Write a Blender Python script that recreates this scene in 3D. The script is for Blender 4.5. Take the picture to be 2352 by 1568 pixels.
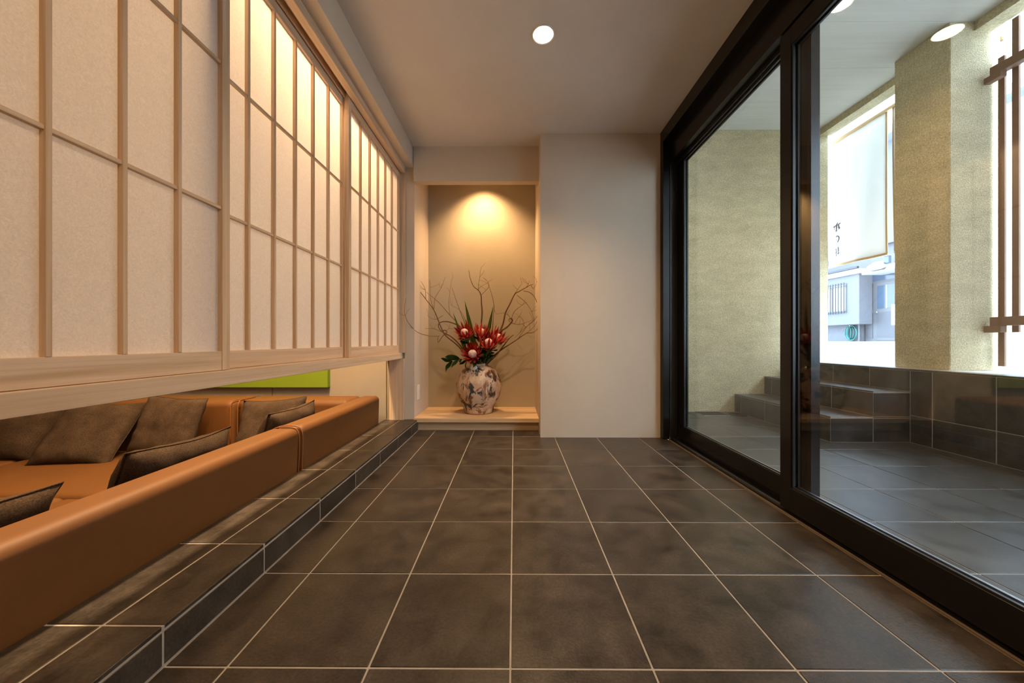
import bpy, bmesh, math, random
from mathutils import Vector, Matrix, Euler, noise

for o in list(bpy.data.objects):
    bpy.data.objects.remove(o, do_unlink=True)
scene = bpy.context.scene
C = scene.collection
PI = math.pi

# ------------------------------------------------------------------ camera
cam_d = bpy.data.cameras.new('camera')
cam = bpy.data.objects.new('camera', cam_d)
C.objects.link(cam)
cam.location = (0, 0, 0.688)
cam.rotation_euler = (PI / 2, 0, 0.0058)
cam_d.sensor_fit = 'HORIZONTAL'
cam_d.sensor_width = 36.0
cam_d.lens = 36.0 * 803.5 / 2352.0
cam_d.clip_start = 0.02
cam_d.clip_end = 200
scene.camera = cam

# ------------------------------------------------------------------ world, exposure
scene.view_settings.view_transform = 'Standard'
scene.view_settings.look = 'None'
scene.view_settings.gamma = 1.0
scene.view_settings.use_curve_mapping = False
scene.view_settings.exposure = 0.0
world = bpy.data.worlds.new('overcast_sky')
scene.world = world
world.use_nodes = True
bg = world.node_tree.nodes['Background']
bg.inputs[0].default_value = (0.62, 0.80, 1.0, 1)
bg.inputs[1].default_value = 14.0

WARM = (1.0, 0.62, 0.30)
WARM2 = (1.0, 0.68, 0.39)


def area_light(name, loc, size, energy, col, rot=(0, 0, 0), sy=None):
    d = bpy.data.lights.new(name, 'AREA')
    d.energy = energy
    d.color = col
    d.size = size
    if sy:
        d.shape = 'RECTANGLE'
        d.size_y = sy
    o = bpy.data.objects.new(name, d)
    o.location = loc
    o.rotation_euler = rot
    C.objects.link(o)
    return o


def spot_light(name, loc, energy, col, angle=110, blend=0.7, r=0.04, aim=None):
    d = bpy.data.lights.new(name, 'SPOT')
    d.energy = energy
    d.color = col
    d.spot_size = math.radians(angle)
    d.spot_blend = blend
    d.shadow_soft_size = r
    o = bpy.data.objects.new(name, d)
    o.location = loc
    if aim:
        o.rotation_euler = (Vector(aim) - Vector(loc)).to_track_quat('-Z', 'Y').to_euler()
    C.objects.link(o)
    return o


# lounge lamps above the sofa, behind the paper screens
area_light('lounge_strip_lamp', (-1.22, 1.78, 2.16), 0.10, 135, WARM2, sy=1.3)
for x, y, e in ((-1.5, 0.45, 70), (-1.75, 1.6, 14), (-2.9, 1.5, 22), (-2.7, 0.2, 18)):
    spot_light('lounge_spot_lamp', (x, y, 2.14), e, WARM, 140, 0.8, 0.05)
# further ceiling lamps of the entrance behind the camera
for x, y in ((0.142, 0.1), (0.142, -1.35)):
    spot_light('entrance_spot_lamp', (x, y, 2.15), 52, WARM2, 150, 0.8, 0.05)

# ------------------------------------------------------------------ materials
M = {}


def nmat(name):
    m = bpy.data.materials.new(name)
    m.use_nodes = True
    nt = m.node_tree
    return m, nt, nt.nodes['Principled BSDF']


def pmat(name, base, rough=0.5, var=0.08, scale=6.0, stretch=(1, 1, 1), bump=0.0, bscale=200.0, spec=0.5,
         metal=0.0, rand=0.0, coords='pos', rvar=0.0, fine=0.0, bdist=0.002):
    m, nt, b = nmat(name)
    N, L = nt.nodes, nt.links
    if coords == 'pos':
        src = N.new('ShaderNodeNewGeometry').outputs['Position']
    else:
        src = N.new('ShaderNodeTexCoord').outputs['Object']
    mp = N.new('ShaderNodeMapping')
    mp.inputs['Scale'].default_value = stretch
    L.new(src, mp.inputs['Vector'])
    vec = mp.outputs[0]
    oi = N.new('ShaderNodeObjectInfo')
    if rand:
        vm = N.new('ShaderNodeVectorMath')
        vm.operation = 'ADD'
        sc = N.new('ShaderNodeMath'); sc.operation = 'MULTIPLY'; sc.inputs[1].default_value = 37.0
        L.new(oi.outputs['Random'], sc.inputs[0])
        L.new(vec, vm.inputs[0]); L.new(sc.outputs[0], vm.inputs[1])
        vec = vm.outputs[0]
    tn = N.new('ShaderNodeTexNoise')
    tn.inputs['Scale'].default_value = scale
    tn.inputs['Detail'].default_value = 6
    tn.inputs['Roughness'].default_value = 0.6
    L.new(vec, tn.inputs['Vector'])
    mr = N.new('ShaderNodeMapRange')
    mr.inputs[1].default_value = 0.3; mr.inputs[2].default_value = 0.7
    mr.inputs[3].default_value = 1 - var; mr.inputs[4].default_value = 1 + var
    L.new(tn.outputs['Fac'], mr.inputs[0])
    fac = mr.outputs[0]
    if fine:
        t2 = N.new('ShaderNodeTexNoise')
        t2.inputs['Scale'].default_value = bscale * 0.7
        t2.inputs['Detail'].default_value = 3
        L.new(src, t2.inputs['Vector'])
        m2 = N.new('ShaderNodeMapRange')
        m2.inputs[1].default_value = 0.3; m2.inputs[2].default_value = 0.7
        m2.inputs[3].default_value = 1 - fine; m2.inputs[4].default_value = 1 + fine
        L.new(t2.outputs['Fac'], m2.inputs[0])
        mu = N.new('ShaderNodeMath'); mu.operation = 'MULTIPLY'
        L.new(fac, mu.inputs[0]); L.new(m2.outputs[0], mu.inputs[1])
        fac = mu.outputs[0]
    if rand:
        m3 = N.new('ShaderNodeMapRange')
        m3.inputs[3].default_value = 1 - rand; m3.inputs[4].default_value = 1 + rand
        L.new(oi.outputs['Random'], m3.inputs[0])
        mu = N.new('ShaderNodeMath'); mu.operation = 'MULTIPLY'
        L.new(fac, mu.inputs[0]); L.new(m3.outputs[0], mu.inputs[1])
        fac = mu.outputs[0]
    vm = N.new('ShaderNodeVectorMath'); vm.operation = 'SCALE'
    vm.inputs[0].default_value = base
    L.new(fac, vm.inputs['Scale'])
    L.new(vm.outputs[0], b.inputs['Base Color'])
    if rvar:
        m4 = N.new('ShaderNodeMapRange')
        m4.inputs[1].default_value = 0.3; m4.inputs[2].default_value = 0.7
        m4.inputs[3].default_value = rough - rvar; m4.inputs[4].default_value = rough + rvar
        L.new(tn.outputs['Fac'], m4.inputs[0])
        L.new(m4.outputs[0], b.inputs['Roughness'])
    else:
        b.inputs['Roughness'].default_value = rough
    b.inputs['Specular IOR Level'].default_value = spec
    b.inputs['Metallic'].default_value = metal
    if bump:
        t3 = N.new('ShaderNodeTexNoise')
        t3.inputs['Scale'].default_value = bscale
        t3.inputs['Detail'].default_value = 4
        L.new(src, t3.inputs['Vector'])
        bp = N.new('ShaderNodeBump')
        bp.inputs['Strength'].default_value = bump
        bp.inputs['Distance'].default_value = bdist
        L.new(t3.outputs['Fac'], bp.inputs['Height'])
        L.new(bp.outputs[0], b.inputs['Normal'])
    M[name] = m
    return m


def wood(name, c1, c2, axis, rough=0.5):
    m, nt, b = nmat(name)
    N, L = nt.nodes, nt.links
    tc = N.new('ShaderNodeTexCoord')
    oi = N.new('ShaderNodeObjectInfo')
    mp = N.new('ShaderNodeMapping')
    s = [55.0, 55.0, 55.0]
    s['xyz'.index(axis)] = 1.6
    mp.inputs['Scale'].default_value = s
    L.new(tc.outputs['Object'], mp.inputs['Vector'])
    sc = N.new('ShaderNodeMath'); sc.operation = 'MULTIPLY'; sc.inputs[1].default_value = 53.0
    L.new(oi.outputs['Random'], sc.inputs[0])
    vm = N.new('ShaderNodeVectorMath'); vm.operation = 'ADD'
    L.new(mp.outputs[0], vm.inputs[0]); L.new(sc.outputs[0], vm.inputs[1])
    t = N.new('ShaderNodeTexNoise')
    t.inputs['Scale'].default_value = 1.0
    t.inputs['Detail'].default_value = 5
    t.inputs['Distortion'].default_value = 0.6
    L.new(vm.outputs[0], t.inputs['Vector'])
    mp2 = N.new('ShaderNodeMapping')
    s2 = [260.0, 260.0, 260.0]
    s2['xyz'.index(axis)] = 6.0
    mp2.inputs['Scale'].default_value = s2
    L.new(tc.outputs['Object'], mp2.inputs['Vector'])
    t2 = N.new('ShaderNodeTexNoise')
    t2.inputs['Scale'].default_value = 1.0
    t2.inputs['Detail'].default_value = 3
    L.new(mp2.outputs[0], t2.inputs['Vector'])
    mx = N.new('ShaderNodeMath'); mx.operation = 'MULTIPLY_ADD'
    mx.inputs[1].default_value = 0.35
    L.new(t2.outputs['Fac'], mx.inputs[0]); L.new(t.outputs['Fac'], mx.inputs[2])
    cr = N.new('ShaderNodeValToRGB')
    cr.color_ramp.elements[0].position = 0.45; cr.color_ramp.elements[0].color = (*c2, 1)
    cr.color_ramp.elements[1].position = 0.85; cr.color_ramp.elements[1].color = (*c1, 1)
    L.new(mx.outputs[0], cr.inputs[0])
    L.new(cr.outputs[0], b.inputs['Base Color'])
    b.inputs['Roughness'].default_value = rough
    b.inputs['Specular IOR Level'].default_value = 0.3
    bp = N.new('ShaderNodeBump')
    bp.inputs['Strength'].default_value = 0.15
    bp.inputs['Distance'].default_value = 0.001
    L.new(t2.outputs['Fac'], bp.inputs['Height'])
    L.new(bp.outputs[0], b.inputs['Normal'])
    M[name] = m
    return m


for ax in 'xyz':
    wood('cypress_' + ax, (0.66, 0.49, 0.34), (0.50, 0.34, 0.20), ax)
    wood('shelf_wood_' + ax, (0.70, 0.50, 0.30), (0.52, 0.33, 0.17), ax)
pmat('plaster', (0.55, 0.46, 0.36), 0.9, 0.04, 3.0, bump=0.12, bscale=90, spec=0.15)
pmat('ceiling_paint', (0.64, 0.58, 0.51), 0.9, 0.04, 2.5, bump=0.10, bscale=60, spec=0.15)
pmat('alcove_plaster', (0.46, 0.395, 0.29), 0.9, 0.05, 3.0, bump=0.12, bscale=110, spec=0.15)
pmat('lounge_panel', (0.31, 0.26, 0.19), 0.7, 0.05, 2.0, spec=0.2)
pmat('stucco', (0.60, 0.515, 0.335), 0.95, 0.12, 6.0, stretch=(1, 1, 2.4), bump=1.0, bscale=150, spec=0.1, fine=0.25, bdist=0.007)
pmat('outside_ceiling', (0.62, 0.60, 0.54), 0.8, 0.05, 4.0, stretch=(0.3, 6, 1), bump=0.08, bscale=60, spec=0.15)
pmat('tile', (0.043, 0.033, 0.024), 0.37, 0.50, 11.0, bump=0.45, bscale=200, spec=0.42, rand=0.14, rvar=0.08, fine=0.30, bdist=0.0012)
pmat('tile_outside', (0.050, 0.047, 0.045), 0.31, 0.42, 11.0, bump=0.12, bscale=200, rand=0.12, rvar=0.02, fine=0.10, bdist=0.0012)
pmat('grout', (0.36, 0.33, 0.29), 0.9, 0.12, 20.0, spec=0.1)
pmat('leather', (0.122, 0.051, 0.014), 0.55, 0.06, 5.0, bump=0.06, bscale=500, spec=0.22)
pmat('leather_seam', (0.22, 0.080, 0.022), 0.5, 0.05, 9.0)
pmat('cushion_cloth', (0.052, 0.034, 0.021), 0.95, 0.25, 14.0, bump=0.6, bscale=380, spec=0.1, fine=0.4, rand=0.15, bdist=0.001)
pmat('black_metal', (0.006, 0.005, 0.0045), 0.25, 0.05, 3.0, spec=0.35)
pmat('dark_metal', (0.012, 0.011, 0.011), 0.35, 0.05, 3.0, spec=0.5)
pmat('chrome', (0.65, 0.66, 0.68), 0.2, 0.02, 3.0, metal=1.0)
pmat('aluminium', (0.35, 0.36, 0.38), 0.35, 0.04, 3.0, metal=1.0)
pmat('sealant', (0.13, 0.085, 0.045), 0.6, 0.1, 12.0)
pmat('lime_paint', (0.15, 0.225, 0.003), 0.8, 0.04, 3.0)
pmat('white_plastic', (0.72, 0.68, 0.60), 0.4, 0.02, 3.0)
pmat('lattice_paint', (0.21, 0.125, 0.080), 0.6, 0.06, 4.0, spec=0.2)
pmat('noren_hem', (0.55, 0.38, 0.22), 0.95, 0.05, 6.0, spec=0.1)
pmat('ink', (0.05, 0.05, 0.055), 0.9, 0.1, 20.0, spec=0.1)
pmat('ink_faded', (0.09, 0.10, 0.11), 0.9, 0.1, 20.0, spec=0.1)
pmat('pavement', (0.70, 0.69, 0.67), 0.9, 0.05, 3.0, spec=0.1)
pmat('house_wall', (0.125, 0.128, 0.142), 0.8, 0.05, 5.0, stretch=(1, 1, 6), spec=0.15)
pmat('house_white', (0.32, 0.32, 0.32), 0.7, 0.03, 3.0, spec=0.2)
pmat('house_frame', (0.078, 0.079, 0.088), 0.5, 0.04, 3.0)
pmat('house_door', (0.055, 0.057, 0.068), 0.5, 0.05, 3.0)
pmat('house_glass', (0.045, 0.068, 0.10), 0.15, 0.1, 2.0)
pmat('house_dark', (0.022, 0.023, 0.03), 0.5, 0.05, 3.0)
pmat('hose_teal', (0.003, 0.10, 0.085), 0.4, 0.05, 4.0)
pmat('branch_bark', (0.135, 0.062, 0.022), 0.75, 0.30, 40.0, bump=0.3, bscale=400)
pmat('twig_bark', (0.20, 0.105, 0.035), 0.75, 0.25, 40.0)
pmat('leaf_green', (0.028, 0.085, 0.012), 0.5, 0.25, 25.0)
pmat('blade_green', (0.13, 0.24, 0.035), 0.5, 0.2, 20.0)
pmat('blade_edge', (0.40, 0.36, 0.06), 0.5, 0.1, 20.0)
pmat('bract_red', (0.44, 0.022, 0.020), 0.55, 0.30, 30.0, rand=0.25, spec=0.3)
pmat('bract_pink', (0.55, 0.12, 0.055), 0.55, 0.30, 30.0, rand=0.25, spec=0.3)
pmat('cone_pale', (0.62, 0.46, 0.42), 0.9, 0.25, 90.0, bump=0.6, bscale=220, spec=0.1, bdist=0.004)
pmat('black_grate', (0.012, 0.012, 0.013), 0.5, 0.1, 9.0)
pmat('roof_grey', (0.20, 0.21, 0.24), 0.7, 0.1, 9.0)


def paper_mat():
    m, nt, b = nmat('paper')
    N, L = nt.nodes, nt.links
    N.remove(b)
    geo = N.new('ShaderNodeNewGeometry')
    mp = N.new('ShaderNodeMapping'); mp.inputs['Scale'].default_value = (1, 1, 1)
    L.new(geo.outputs['Position'], mp.inputs[0])
    t = N.new('ShaderNodeTexNoise'); t.inputs['Scale'].default_value = 110; t.inputs['Detail'].default_value = 5
    t.inputs['Distortion'].default_value = 2.5
    L.new(mp.outputs[0], t.inputs['Vector'])
    cr = N.new('ShaderNodeValToRGB')
    cr.color_ramp.elements[0].position = 0.3; cr.color_ramp.elements[0].color = (0.71, 0.675, 0.63, 1)
    cr.color_ramp.elements[1].position = 0.7; cr.color_ramp.elements[1].color = (0.83, 0.795, 0.755, 1)
    L.new(t.outputs['Fac'], cr.inputs[0])
    d = N.new('ShaderNodeBsdfDiffuse'); tr = N.new('ShaderNodeBsdfTranslucent')
    L.new(cr.outputs[0], d.inputs[0]); L.new(cr.outputs[0], tr.inputs[0])
    mx = N.new('ShaderNodeMixShader'); mx.inputs[0].default_value = 0.42
    L.new(d.outputs[0], mx.inputs[1]); L.new(tr.outputs[0], mx.inputs[2])
    L.new(mx.outputs[0], N['Material Output'].inputs[0])
    M['paper'] = m


def glass_mat():
    # thin architectural pane: clear transmission plus mirror reflection that grows with the angle (Schlick)
    m, nt, b = nmat('pane_glass')
    N, L = nt.nodes, nt.links
    N.remove(b)
    geo = N.new('ShaderNodeNewGeometry')
    dot = N.new('ShaderNodeVectorMath'); dot.operation = 'DOT_PRODUCT'
    L.new(geo.outputs['Normal'], dot.inputs[0]); L.new(geo.outputs['Incoming'], dot.inputs[1])
    ab = N.new('ShaderNodeMath'); ab.operation = 'ABSOLUTE'; L.new(dot.outputs['Value'], ab.inputs[0])
    om = N.new('ShaderNodeMath'); om.operation = 'SUBTRACT'; om.inputs[0].default_value = 1.0; L.new(ab.outputs[0], om.inputs[1])
    pw = N.new('ShaderNodeMath'); pw.operation = 'POWER'; pw.inputs[1].default_value = 5.0; L.new(om.outputs[0], pw.inputs[0])
    ma = N.new('ShaderNodeMath'); ma.operation = 'MULTIPLY_ADD'; ma.inputs[1].default_value = 0.96; ma.inputs[2].default_value = 0.04
    L.new(pw.outputs[0], ma.inputs[0])
    t = N.new('ShaderNodeBsdfTransparent'); t.inputs[0].default_value = (0.97, 0.985, 0.98, 1)
    g = N.new('ShaderNodeBsdfGlossy'); g.inputs['Roughness'].default_value = 0.0; g.inputs[0].default_value = (1, 1, 1, 1)
    mx = N.new('ShaderNodeMixShader')
    L.new(ma.outputs[0], mx.inputs[0]); L.new(t.outputs[0], mx.inputs[1]); L.new(g.outputs[0], mx.inputs[2])
    L.new(mx.outputs[0], N['Material Output'].inputs[0])
    M['pane_glass'] = m


def lamp_mat(name, col, strength):
    m, nt, b = nmat(name)
    b.inputs['Base Color'].default_value = (0.8, 0.8, 0.8, 1)
    b.inputs['Emission Color'].default_value = (*col, 1)
    b.inputs['Emission Strength'].default_value = strength
    M[name] = m


def vase_mat():
    m, nt, b = nmat('vase_glaze')
    N, L = nt.nodes, nt.links
    tc = N.new('ShaderNodeTexCoord')

    def patch(rot, scale, lo, hi, seed):
        mp = N.new('ShaderNodeMapping')
        mp.inputs['Rotation'].default_value = rot
        mp.inputs['Scale'].default_value = scale
        mp.inputs['Location'].default_value = (seed, seed * 1.7, -seed)
        L.new(tc.outputs['Object'], mp.inputs[0])
        t = N.new('ShaderNodeTexNoise'); t.inputs['Scale'].default_value = 1.0; t.inputs['Detail'].default_value = 4
        t.inputs['Roughness'].default_value = 0.62; t.inputs['Distortion'].default_value = 0.5
        L.new(mp.outputs[0], t.inputs['Vector'])
        r = N.new('ShaderNodeMapRange'); r.inputs[1].default_value = lo; r.inputs[2].default_value = hi
        L.new(t.outputs['Fac'], r.inputs[0])
        return r.outputs[0]

    def mix(a, col, fac):
        x = N.new('ShaderNodeMix'); x.data_type = 'RGBA'
        L.new(fac, x.inputs[0])
        if isinstance(a, tuple):
            x.inputs[6].default_value = a
        else:
            L.new(a, x.inputs[6])
        x.inputs[7].default_value = col
        return x.outputs[2]
    c = mix((0.66, 0.50, 0.36, 1), (0.46, 0.30, 0.19, 1), patch((0.3, 0.2, 0), (14, 14, 9), 0.45, 0.65, 1.0))
    c = mix(c, (0.24, 0.10, 0.035, 1), patch((0.5, 0.4, 0.9), (10, 10, 8), 0.54, 0.61, 5.0))
    c = mix(c, (0.045, 0.028, 0.018, 1), patch((0.9, 0.2, 0.3), (15, 14, 7), 0.57, 0.61, 9.0))
    c = mix(c, (0.040, 0.042, 0.050, 1), patch((-0.6, 0.5, 0.2), (14, 14, 6), 0.57, 0.605, 17.0))
    L.new(c, b.inputs['Base Color'])
    b.inputs['Roughness'].default_value = 0.55
    t = N.new('ShaderNodeTexNoise'); t.inputs['Scale'].default_value = 60; t.inputs['Detail'].default_value = 4
    L.new(tc.outputs['Object'], t.inputs['Vector'])
    bp = N.new('ShaderNodeBump'); bp.inputs['Strength'].default_value = 0.4; bp.inputs['Distance'].default_value = 0.004
    L.new(t.outputs['Fac'], bp.inputs['Height']); L.new(bp.outputs[0], b.inputs['Normal'])
    M['vase_glaze'] = m


def cloth_mat(name, col, fac):
    m, nt, b = nmat(name)
    N, L = nt.nodes, nt.links
    t = N.new('ShaderNodeTexNoise'); t.inputs['Scale'].default_value = 300
    cr = N.new('ShaderNodeValToRGB')
    cr.color_ramp.elements[0].color = (*[c * 0.93 for c in col], 1); cr.color_ramp.elements[1].color = (*col, 1)
    L.new(t.outputs['Fac'], cr.inputs[0])
    L.new(cr.outputs[0], b.inputs['Base Color'])
    b.inputs['Roughness'].default_value = 0.95
    b.inputs['Specular IOR Level'].default_value = 0.1
    tr = N.new('ShaderNodeBsdfTranslucent')
    L.new(cr.outputs[0], tr.inputs[0])
    mx = N.new('ShaderNodeMixShader'); mx.inputs[0].default_value = fac
    L.new(b.outputs[0], mx.inputs[1]); L.new(tr.outputs[0], mx.inputs[2])
    L.new(mx.outputs[0], N['Material Output'].inputs[0])
    M[name] = m


cloth_mat('noren_cloth', (0.86, 0.85, 0.82), 0.34)
paper_mat(); glass_mat(); vase_mat()
lamp_mat('lamp_lens', (1.0, 0.86, 0.62), 30.0)
lamp_mat('lamp_lens_outside', (1.0, 0.88, 0.68), 30.0)

# ------------------------------------------------------------------ helpers


def link(name, me, mat=None, parent=None, loc=(0, 0, 0)):
    o = bpy.data.objects.new(name, me)
    C.objects.link(o)
    if mat:
        if not me.materials:
            me.materials.append(M[mat])
    if parent is not None:
        o.parent = parent
        o.location = Vector(loc) - Vector(parent['at'])
    else:
        o.location = loc
    o['at'] = list(loc)
    return o


def tag(o, label=None, cat=None, group=None, kind=None):
    if label: o['label'] = label
    if cat: o['category'] = cat
    if group: o['group'] = group
    if kind: o['kind'] = kind
    return o


def empty(name, loc, label=None, cat=None, group=None, kind=None):
    o = bpy.data.objects.new(name, None)
    C.objects.link(o)
    o.location = loc
    o['at'] = list(loc)
    o.empty_display_size = 0.05
    return tag(o, label, cat, group, kind)


def mesh_from(bm, name, smooth=False):
    me = bpy.data.meshes.new(name)
    bm.normal_update()
    bm.to_mesh(me)
    bm.free()
    if smooth:
        for p in me.polygons: p.use_smooth = True
    return me


def box_mesh(name, sx, sy, sz, bevel=0.0, seg=1, smooth=False):
    bm = bmesh.new()
    bmesh.ops.create_cube(bm, size=1.0)
    bmesh.ops.scale(bm, vec=(sx, sy, sz), verts=bm.verts)
    if bevel > 0:
        bmesh.ops.bevel(bm, geom=list(bm.edges), offset=bevel, segments=seg, profile=0.5, affect='EDGES')
    return mesh_from(bm, name, smooth)


def box(name, x0, x1, y0, y1, z0, z1, mat, parent=None, bevel=0.0, seg=1, smooth=False):
    me = box_mesh(name, abs(x1 - x0), abs(y1 - y0), abs(z1 - z0), bevel, seg, smooth)
    return link(name, me, mat, parent, ((x0 + x1) / 2, (y0 + y1) / 2, (z0 + z1) / 2))


def struct(name, x0, x1, y0, y1, z0, z1, mat, label=None, bevel=0.0):
    return tag(box(name, x0, x1, y0, y1, z0, z1, mat, None, bevel), label, None, None, 'structure')


def lathe(name, prof, n=32, smooth=True):
    bm = bmesh.new()
    rings = []
    for r, z in prof:
        if r < 1e-5:
            rings.append([bm.verts.new((0, 0, z))])
        else:
            rings.append([bm.verts.new((r * math.cos(2 * PI * i / n), r * math.sin(2 * PI * i / n), z)) for i in range(n)])
    for a, b in zip(rings, rings[1:]):
        for i in range(n):
            j = (i + 1) % n
            if len(a) == 1 and len(b) == 1: continue
            if len(a) == 1: bm.faces.new((a[0], b[i], b[j]))
            elif len(b) == 1: bm.faces.new((a[i], b[0], a[j]))
            else: bm.faces.new((a[i], b[i], b[j], a[j]))
    bmesh.ops.recalc_face_normals(bm, faces=bm.faces)
    return mesh_from(bm, name, smooth)


def spline(pts, n):
    P = [Vector(p) for p in pts]
    P = [P[0] * 2 - P[1]] + P + [P[-1] * 2 - P[-2]]
    out = []
    for i in range(1, len(P) - 2):
        for k in range(n):
            t = k / n
            a, b, c, d = P[i - 1], P[i], P[i + 1], P[i + 2]
            out.append(0.5 * ((2 * b) + (c - a) * t + (2 * a - 5 * b + 4 * c - d) * t * t + (3 * b - a - 3 * c + d) * t ** 3))
    out.append(P[-2])
    return out


def tube(name, pts, r0, r1, sides=6, n=5, origin=None):
    S = spline(pts, n)
    org = Vector(origin) if origin is not None else Vector((0, 0, 0))
    bm = bmesh.new()
    prev = None
    rings = []
    up = Vector((0.3, 1, 0.2)).normalized()
    for i, p in enumerate(S):
        t = (S[min(i + 1, len(S) - 1)] - S[max(i - 1, 0)])
        if t.length < 1e-9: t = Vector((0, 0, 1))
        t.normalize()
        s = t.cross(up)
        if s.length < 1e-3: s = t.cross(Vector((1, 0, 0)))
        s.normalize(); u = s.cross(t)
        r = r0 + (r1 - r0) * i / (len(S) - 1)
        rings.append([bm.verts.new(p - org + s * r * math.cos(2 * PI * k / sides) + u * r * math.sin(2 * PI * k / sides)) for k in range(sides)])
    for a, b in zip(rings, rings[1:]):
        for k in range(sides):
            j = (k + 1) % sides
            bm.faces.new((a[k], a[j], b[j], b[k]))
    bm.faces.new(rings[0]); bm.faces.new(list(reversed(rings[-1])))
    bmesh.ops.recalc_face_normals(bm, faces=bm.faces)
    return mesh_from(bm, name, True)


def prism(name, poly, axis, a, b):
    """extrude a 2-D outline along an axis; outline in the two other axes, in order"""
    bm = bmesh.new()
    def v3(p, t):
        if axis == 'x': return (t, p[0], p[1])
        if axis == 'y': return (p[0], t, p[1])
        return (p[0], p[1], t)
    A = [bm.verts.new(v3(p, a)) for p in poly]
    B = [bm.verts.new(v3(p, b)) for p in poly]
    n = len(poly)
    for i in range(n):
        bm.faces.new((A[i], A[(i + 1) % n], B[(i + 1) % n], B[i]))
    bm.faces.new(A); bm.faces.new(list(reversed(B)))
    bmesh.ops.recalc_face_normals(bm, faces=bm.faces)
    return bm


TILE_CACHE = {}


def tile(parent, cx, cy, cz, sx, sy, sz, mat='tile', name='tile'):
    key = (round(sx, 4), round(sy, 4), round(sz, 4), mat)
    if key not in TILE_CACHE:
        me = box_mesh('tile', sx, sy, sz, min(0.0012, min(sx, sy, sz) * 0.3))
        me.materials.append(M[mat])
        TILE_CACHE[key] = me
    return link(name, TILE_CACHE[key], None, parent, (cx, cy, cz))

# ------------------------------------------------------------------ floor of the entrance, tile by tile
T = 0.30
GX, GY = -0.0077, 0.7369
G = 0.0045
rng = random.Random(4)
floor = struct('floor', -0.742, 1.083, -2.0, 2.735, -0.06, -0.0018, 'grout', 'dark grey square tiled entrance floor with pale joints')
xs = [-0.742] + [GX + T * k for k in range(-2, 4)] + [1.083]
ys = [GY + T * k for k in range(-9, 7)] + [2.735]
for i in range(len(xs) - 1):
    for j in range(len(ys) - 1):
        x0, x1, y0, y1 = xs[i], xs[i + 1], ys[j], ys[j + 1]
        if x0 > 0.25 and y0 > 2.5: continue
        sx, sy = x1 - x0 - G, y1 - y0 - G
        tile(floor, (x0 + x1) / 2, (y0 + y1) / 2, -0.004 + rng.uniform(-0.0002, 0.0002), sx, sy, 0.008)

# raised tiled step along the lounge
step = struct('floor_step', -0.997, -0.7436, -2.0, 2.734, -0.45, 0.0855, 'grout', 'low tiled step running along the lounge screens')
for j in range(len(ys) - 1):
    y0, y1 = ys[j], min(ys[j + 1], 2.70)
    sy = y1 - y0 - G; yc = (y0 + y1) / 2
    tile(step, (-0.742 - 0.8715) / 2, yc, 0.082, 0.1275 - 0.001, sy, 0.010)
    tile(step, (-0.8745 - 0.997) / 2, yc, 0.082, 0.1205, sy, 0.010)
    tile(step, -0.7465, yc, 0.0375, 0.008, sy, 0.0705, name='riser_tile')

# ------------------------------------------------------------------ shell
CEIL = 2.179
struct('ceiling', -0.79, 1.20, -2.0, 3.30, CEIL, 2.26, 'ceiling_paint', 'smooth greige painted entrance ceiling')
struct('wall_alcove_left', -0.845, -0.770, 2.70, 3.30, 0.0, CEIL, 'plaster', 'narrow plaster wall between screens and alcove')
struct('wall_alcove_back', -0.770, 0.19, 3.14, 3.30, 0.0, CEIL, 'alcove_plaster', 'beige plaster back of the lit alcove')
struct('wall_alcove_lintel', -0.770, 0.19, 2.672, 2.735, 1.912, CEIL, 'plaster', 'plaster lintel above the alcove opening')
struct('wall_alcove_base', -0.770, 0.19, 2.735, 3.14, -0.06, 0.067, 'plaster', 'hidden plinth under the alcove shelf')
struct('wall_back', 0.19, 1.047, 2.511, 3.30, 0.0, CEIL, 'plaster', 'broad plaster pier between alcove and glass doors')
struct('wall_bulkhead', -1.0, -0.775, -2.0, 2.70, 2.03, CEIL, 'plaster', 'plaster bulkhead running above the paper screens')
struct('wall_front', -4.7, 1.25, -2.16, -2.0, -0.45, 2.26, 'plaster', 'plaster wall behind the viewer')
struct('wall_right', 1.047, 1.20, -2.0, 0.36, 0.0, CEIL, 'plaster', 'plaster wall beside the near glass door')
struct('wall_right_far', 1.047, 1.215, 2.52, 3.44, 0.0, 2.26, 'stucco', 'short outside wall beyond the door frame')
struct('wall_right_upper', 1.10, 1.24, -2.0, 3.44, 2.26, 2.90, 'stucco', 'outside wall above the glass doors')
# lounge shell
struct('floor_lounge', -4.6, -0.997, -2.0, 2.72, -0.50, -0.45, 'plaster', 'sunken floor of the lounge')
wl = struct('wall_lounge_back', -4.6, -0.845, 2.72, 2.80, -0.45, 2.26, 'house_dark', 'beige panelled wall at the end of the lounge')
for xa, xb in ((-0.985, -0.847), (-1.875, -0.990), (-2.765, -1.880), (-3.655, -2.770), (-4.59, -3.660)):
    box('wall_panel', xa, xb, 2.705, 2.722, -0.45, 2.19, 'lounge_panel', wl, 0.001)
struct('wall_left', -4.7, -4.6, -2.0, 2.80, -0.45, 2.26, 'plaster', 'plaster side wall of the lounge')
struct('ceiling_lounge', -4.6, -1.0, -2.0, 2.72, 2.20, 2.26, 'ceiling_paint', 'painted ceiling of the lounge')

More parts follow.
